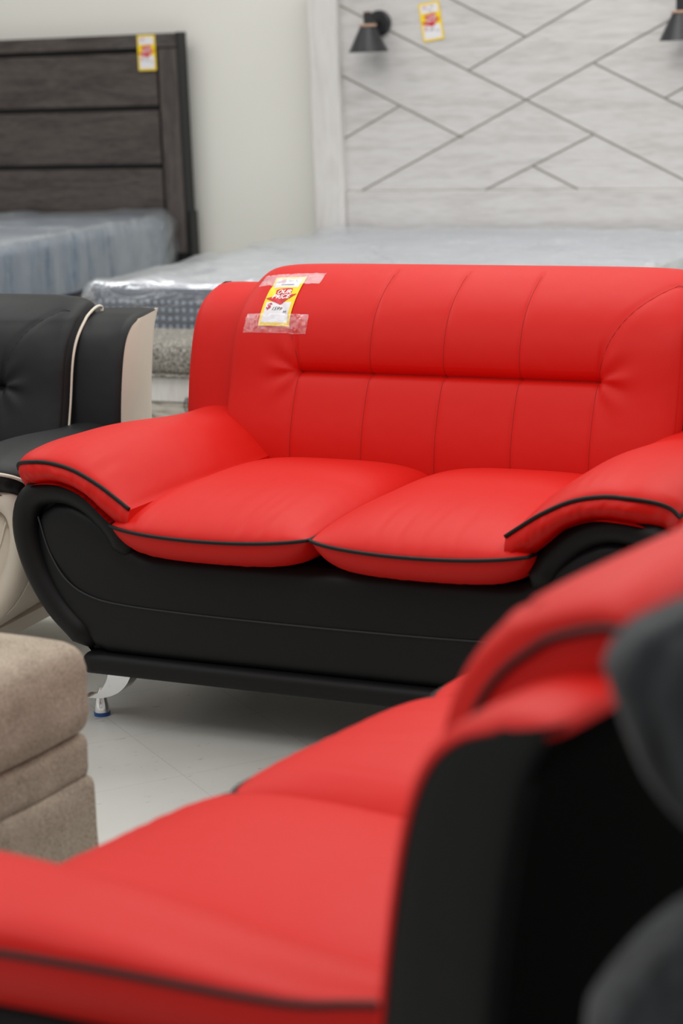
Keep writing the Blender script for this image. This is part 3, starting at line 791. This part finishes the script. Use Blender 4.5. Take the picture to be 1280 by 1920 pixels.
# tag bent over the back cushion of the main loveseat
TU, TQ = -.452, .372
qz = lambda z: float(np.interp(z, BPS[:190, 1], np.linspace(0, BLEN, NB)[:190]))
def surfpt(u, q, off):
    h_ = .004
    p = MB_BACK.pt(u, q); a = MB_BACK.pt(u + h_, q) - MB_BACK.pt(u - h_, q); b = MB_BACK.pt(u, q + h_) - MB_BACK.pt(u, q - h_)
    n = np.cross(a, b); n /= np.linalg.norm(n)
    return Vector(p + n * off)
tw, tht = .083, .156
Q0 = qz(.816)
rt = empty('price_tag', Mmain @ surfpt(TU, Q0, 0), -TH); tag(rt, 'yellow and red OUR PRICE tag taped to the red loveseat back', 'price tag')
Minv = Matrix.Rotation(TH, 4, 'Z') @ Matrix.Translation(-rt.location)
def fm(a, b, off): return tuple(Minv @ (Mmain @ surfpt(TU + a + (b - .06) * -.03, Q0 + b, off + .0012)))
price_tag(rt, fm, tw, tht)
def tape(label, u0, u1, q0, q1, skew, off, loc=None):
    o = empty('tape_strip', Mmain @ surfpt((u0 + u1) / 2, q0, 0), -TH); tag(o, label, 'tape')
    Mi = Matrix.Rotation(TH, 4, 'Z') @ Matrix.Translation(-o.location)
    n, m = 50, 12; P = []
    for i in range(n):
        r = []
        for j in range(m):
            u = u0 + (u1 - u0) * i / (n - 1); q = q0 + (q1 - q0) * j / (m - 1) + skew * (i / (n - 1) - .5)
            wob = .0022 * mn.noise(Vector((u * 60, q * 90, 3))) + .002 * mn.noise(Vector((u * 200, q * 160, 8)))
            wob += .0016 * mn.noise(Vector((i * 1.7, j * 0.3, 1))) * (1 if i in (0, n - 1) else 0)
            r.append(tuple(Mi @ (Mmain @ surfpt(u, q, off + max(wob, -.0008)))))
        P.append(r)
    # one mesh per strip, parented under its empty would be needless: bake it as the thing itself
    ob = MB().grid(P, flip=False).build('tape_strip', TAPE, None); ob.location = o.location; ob.rotation_euler = o.rotation_euler
    tag(ob, label, 'tape'); D.objects.remove(o); return ob
tape('clear tape strip across the top of the loveseat price tag', -.530, -.365, Q0 + .122, Q0 + .166, .006, .0058)
tape('wrinkled clear tape strip across the bottom of the loveseat price tag', -.528, -.358, Q0 - .018, Q0 + .030, .0, .0058)

def flat_tag(x, z, w, h, tilt, y, label, **kw):
    o = empty('price_tag', W(x, y, z), -WA); tag(o, label, 'price tag')
    c, s = math.cos(tilt), math.sin(tilt)
    price_tag(o, lambda a, b, off: (a * c - b * s, -off * 1.4 - .0012, a * s + b * c), w, h, k=0.2, **kw); return o
flat_tag(-.745, 1.388, .094, .160, .0, -.004, 'yellow and red price tag on the corner of the dark plank headboard', price='399', top='', cents='99')
flat_tag(.695, 1.472, .098, .162, .13, -.007, 'tilted yellow and red price tag on the white headboard beside the sconce', price='899', top='King', top2='Bed')
o = MB().grid([[(-.17 + i * .012, -.0052 - .0012 * abs(mn.noise(Vector((i * .9, j, 0)))), j * .016 + .02 * i / 26) for j in range(4)] for i in range(27)], flip=True).build('tape_strip', TAPE, None)
o.location = W(-.745, -.0, 1.49); o.rotation_euler = (0, 0, -WA); tag(o, 'clear tape strip over the price tag on the dark headboard', 'tape')

# ------------------------------------------------------------------ power cord at the foot bench
pts = spline([(.795, -2.462, .318), (.797, -2.468, .27), (.803, -2.466, .22), (.792, -2.47, .17), (.80, -2.468, .10), (.82, -2.475, .02), (.95, -2.50, .006)], 60)
pt2 = spline([(.786, -2.462, .318), (.780, -2.468, .29), (.797, -2.472, .25), (.808, -2.468, .215), (.790, -2.472, .185), (.803, -2.474, .13), (.815, -2.48, .03), (.93, -2.52, .006)], 60)
mb = MB(); mb.tube([tuple(W(*p)) for p in pts], .0032, 6); mb.tube([tuple(W(*p)) for p in pt2], .0020, 6)
tag(mb.build('power_cord', CORD, None), 'thin black twisted power cord hanging down the white bench drawer front', 'cord')

# ------------------------------------------------------------------ taupe ottoman (front left)
oyaw = math.radians(62)
E1 = Vector((math.cos(oyaw), math.sin(oyaw), 0)); 
ot = empty('ottoman', Vector((-.444, 3.50, 0)) + E1 * -.36 + Vector((-E1.y, E1.x, 0)) * .40, oyaw); tag(ot, 'taupe woven fabric ottoman with thick top cushion at the left edge', 'ottoman')
def soft_block(name, hx, hy, z0, z1, r, crown, mat, parent, sag=.0):
    mb = cushion_box(-hx, hx, -hy, hy, z0, z1, r)
    vs = []
    for x, y, z in mb.v:
        e = max(0, 1 - (x / hx) ** 4) * max(0, 1 - (y / hy) ** 4)
        zz = z + (crown * e if z > (z0 + z1) / 2 else 0) + .004 * mn.noise(Vector((x * 5, y * 5, z * 9)))
        vs.append((x + .004 * mn.noise(Vector((z * 12, y * 7, 3))), y + .004 * mn.noise(Vector((x * 7, z * 12, 5))), zz))
    mb.v = vs; o = mb.build(name, mat, parent); return weld(o)
soft_block('top_cushion', .375, .41, .338, .502, .045, .030, TAUPE, ot)
soft_block('upper_band', .362, .398, .262, .342, .018, 0, TAUPE, ot)
soft_block('base', .368, .404, .05, .268, .02, 0, TAUPE, ot)
for sx in (-1, 1):
    for sy in (-1, 1): MB().tube([(sx * .31, sy * .35, .055), (sx * .31, sy * .35, 0)], [.026, .02], 14).build('leg', PIPE_BLACK, ot, True, 40)

# ------------------------------------------------------------------ charcoal plush recliner (right edge)
def plush_pillow(cx, cy, z0, z1, hw, dep, prof_l):
    """upright channelled pillow; prof_l gives half width over height"""
    nz, na = 70, 120; rows = []
    for i in range(nz):
        t = i / (nz - 1); z = z0 + (z1 - z0) * t
        wv = np.interp(t, *zip(*prof_l)) * hw
        e = max(.02, (1 - abs(2 * t - 1) ** 3.5)) ** .5
        r = []
        for k in range(na):
            a = 2 * math.pi * k / na; ca, sa = math.cos(a), math.sin(a)
            x = abs(ca) ** .55 * (1 if ca > 0 else -1); y = abs(sa) ** .75 * (1 if sa > 0 else -1)
            rib = .010 * abs(math.sin(x * wv * 42)) * abs(y) ** .6 + .006 * math.sin(k * .9)
            ww = (wv - dep * .0) 
            r.append((cx + x * (ww * (.55 + .45 * e)), cy + y * (dep * e + rib), z + .01 * mn.noise(Vector((x * 3, y * 2, t * 4)))))
        rows.append(r)
    mb = MB(); mb.grid(rows, closed_j=True); mb.f.append(tuple(range(na))[::-1]); mb.f.append(tuple(range((nz - 1) * na, nz * na))); return mb
rc = empty('recliner', (.60, 1.50, .0), 0); tag(rc, 'charcoal plush recliner chair with puffy pillow back at the right edge', 'recliner')
plush_pillow(0, .0, .86, 1.105, .42, .085, [(0, .84), (.2, .88), (.45, .94), (.65, .985), (.8, .97), (.92, .88), (1, .70)]).build('headrest', PLUSH, rc)
plush_pillow(0, -.02, .50, .895, .44, .10, [(0, .96), (.35, 1.0), (.65, .98), (.85, .90), (1, .80)]).build('lumbar_pillow', PLUSH, rc)
soft_block('seat', .28, .27, .28, .50, .05, .03, PLUSH, rc).location = (0, -.35, 0)
for sx in (-1, 1): soft_block('armrest', .075, .36, .10, .60, .06, .02, PLUSH, rc).location = (sx * .355, -.36, 0)
soft_block('base', .28, .30, .06, .29, .03, 0, PLUSH, rc).location = (0, -.33, 0)
soft_block('back_frame', .33, .05, .06, .95, .04, 0, PLUSH, rc).location = (0, .03, 0)
for sx in (-1, 1):
    for y in (-.6, -.05): MB().tube([(sx * .25, y, .07), (sx * .25, y, 0)], [.02, .018], 12).build('leg', BLACKMETAL, rc, True, 40)
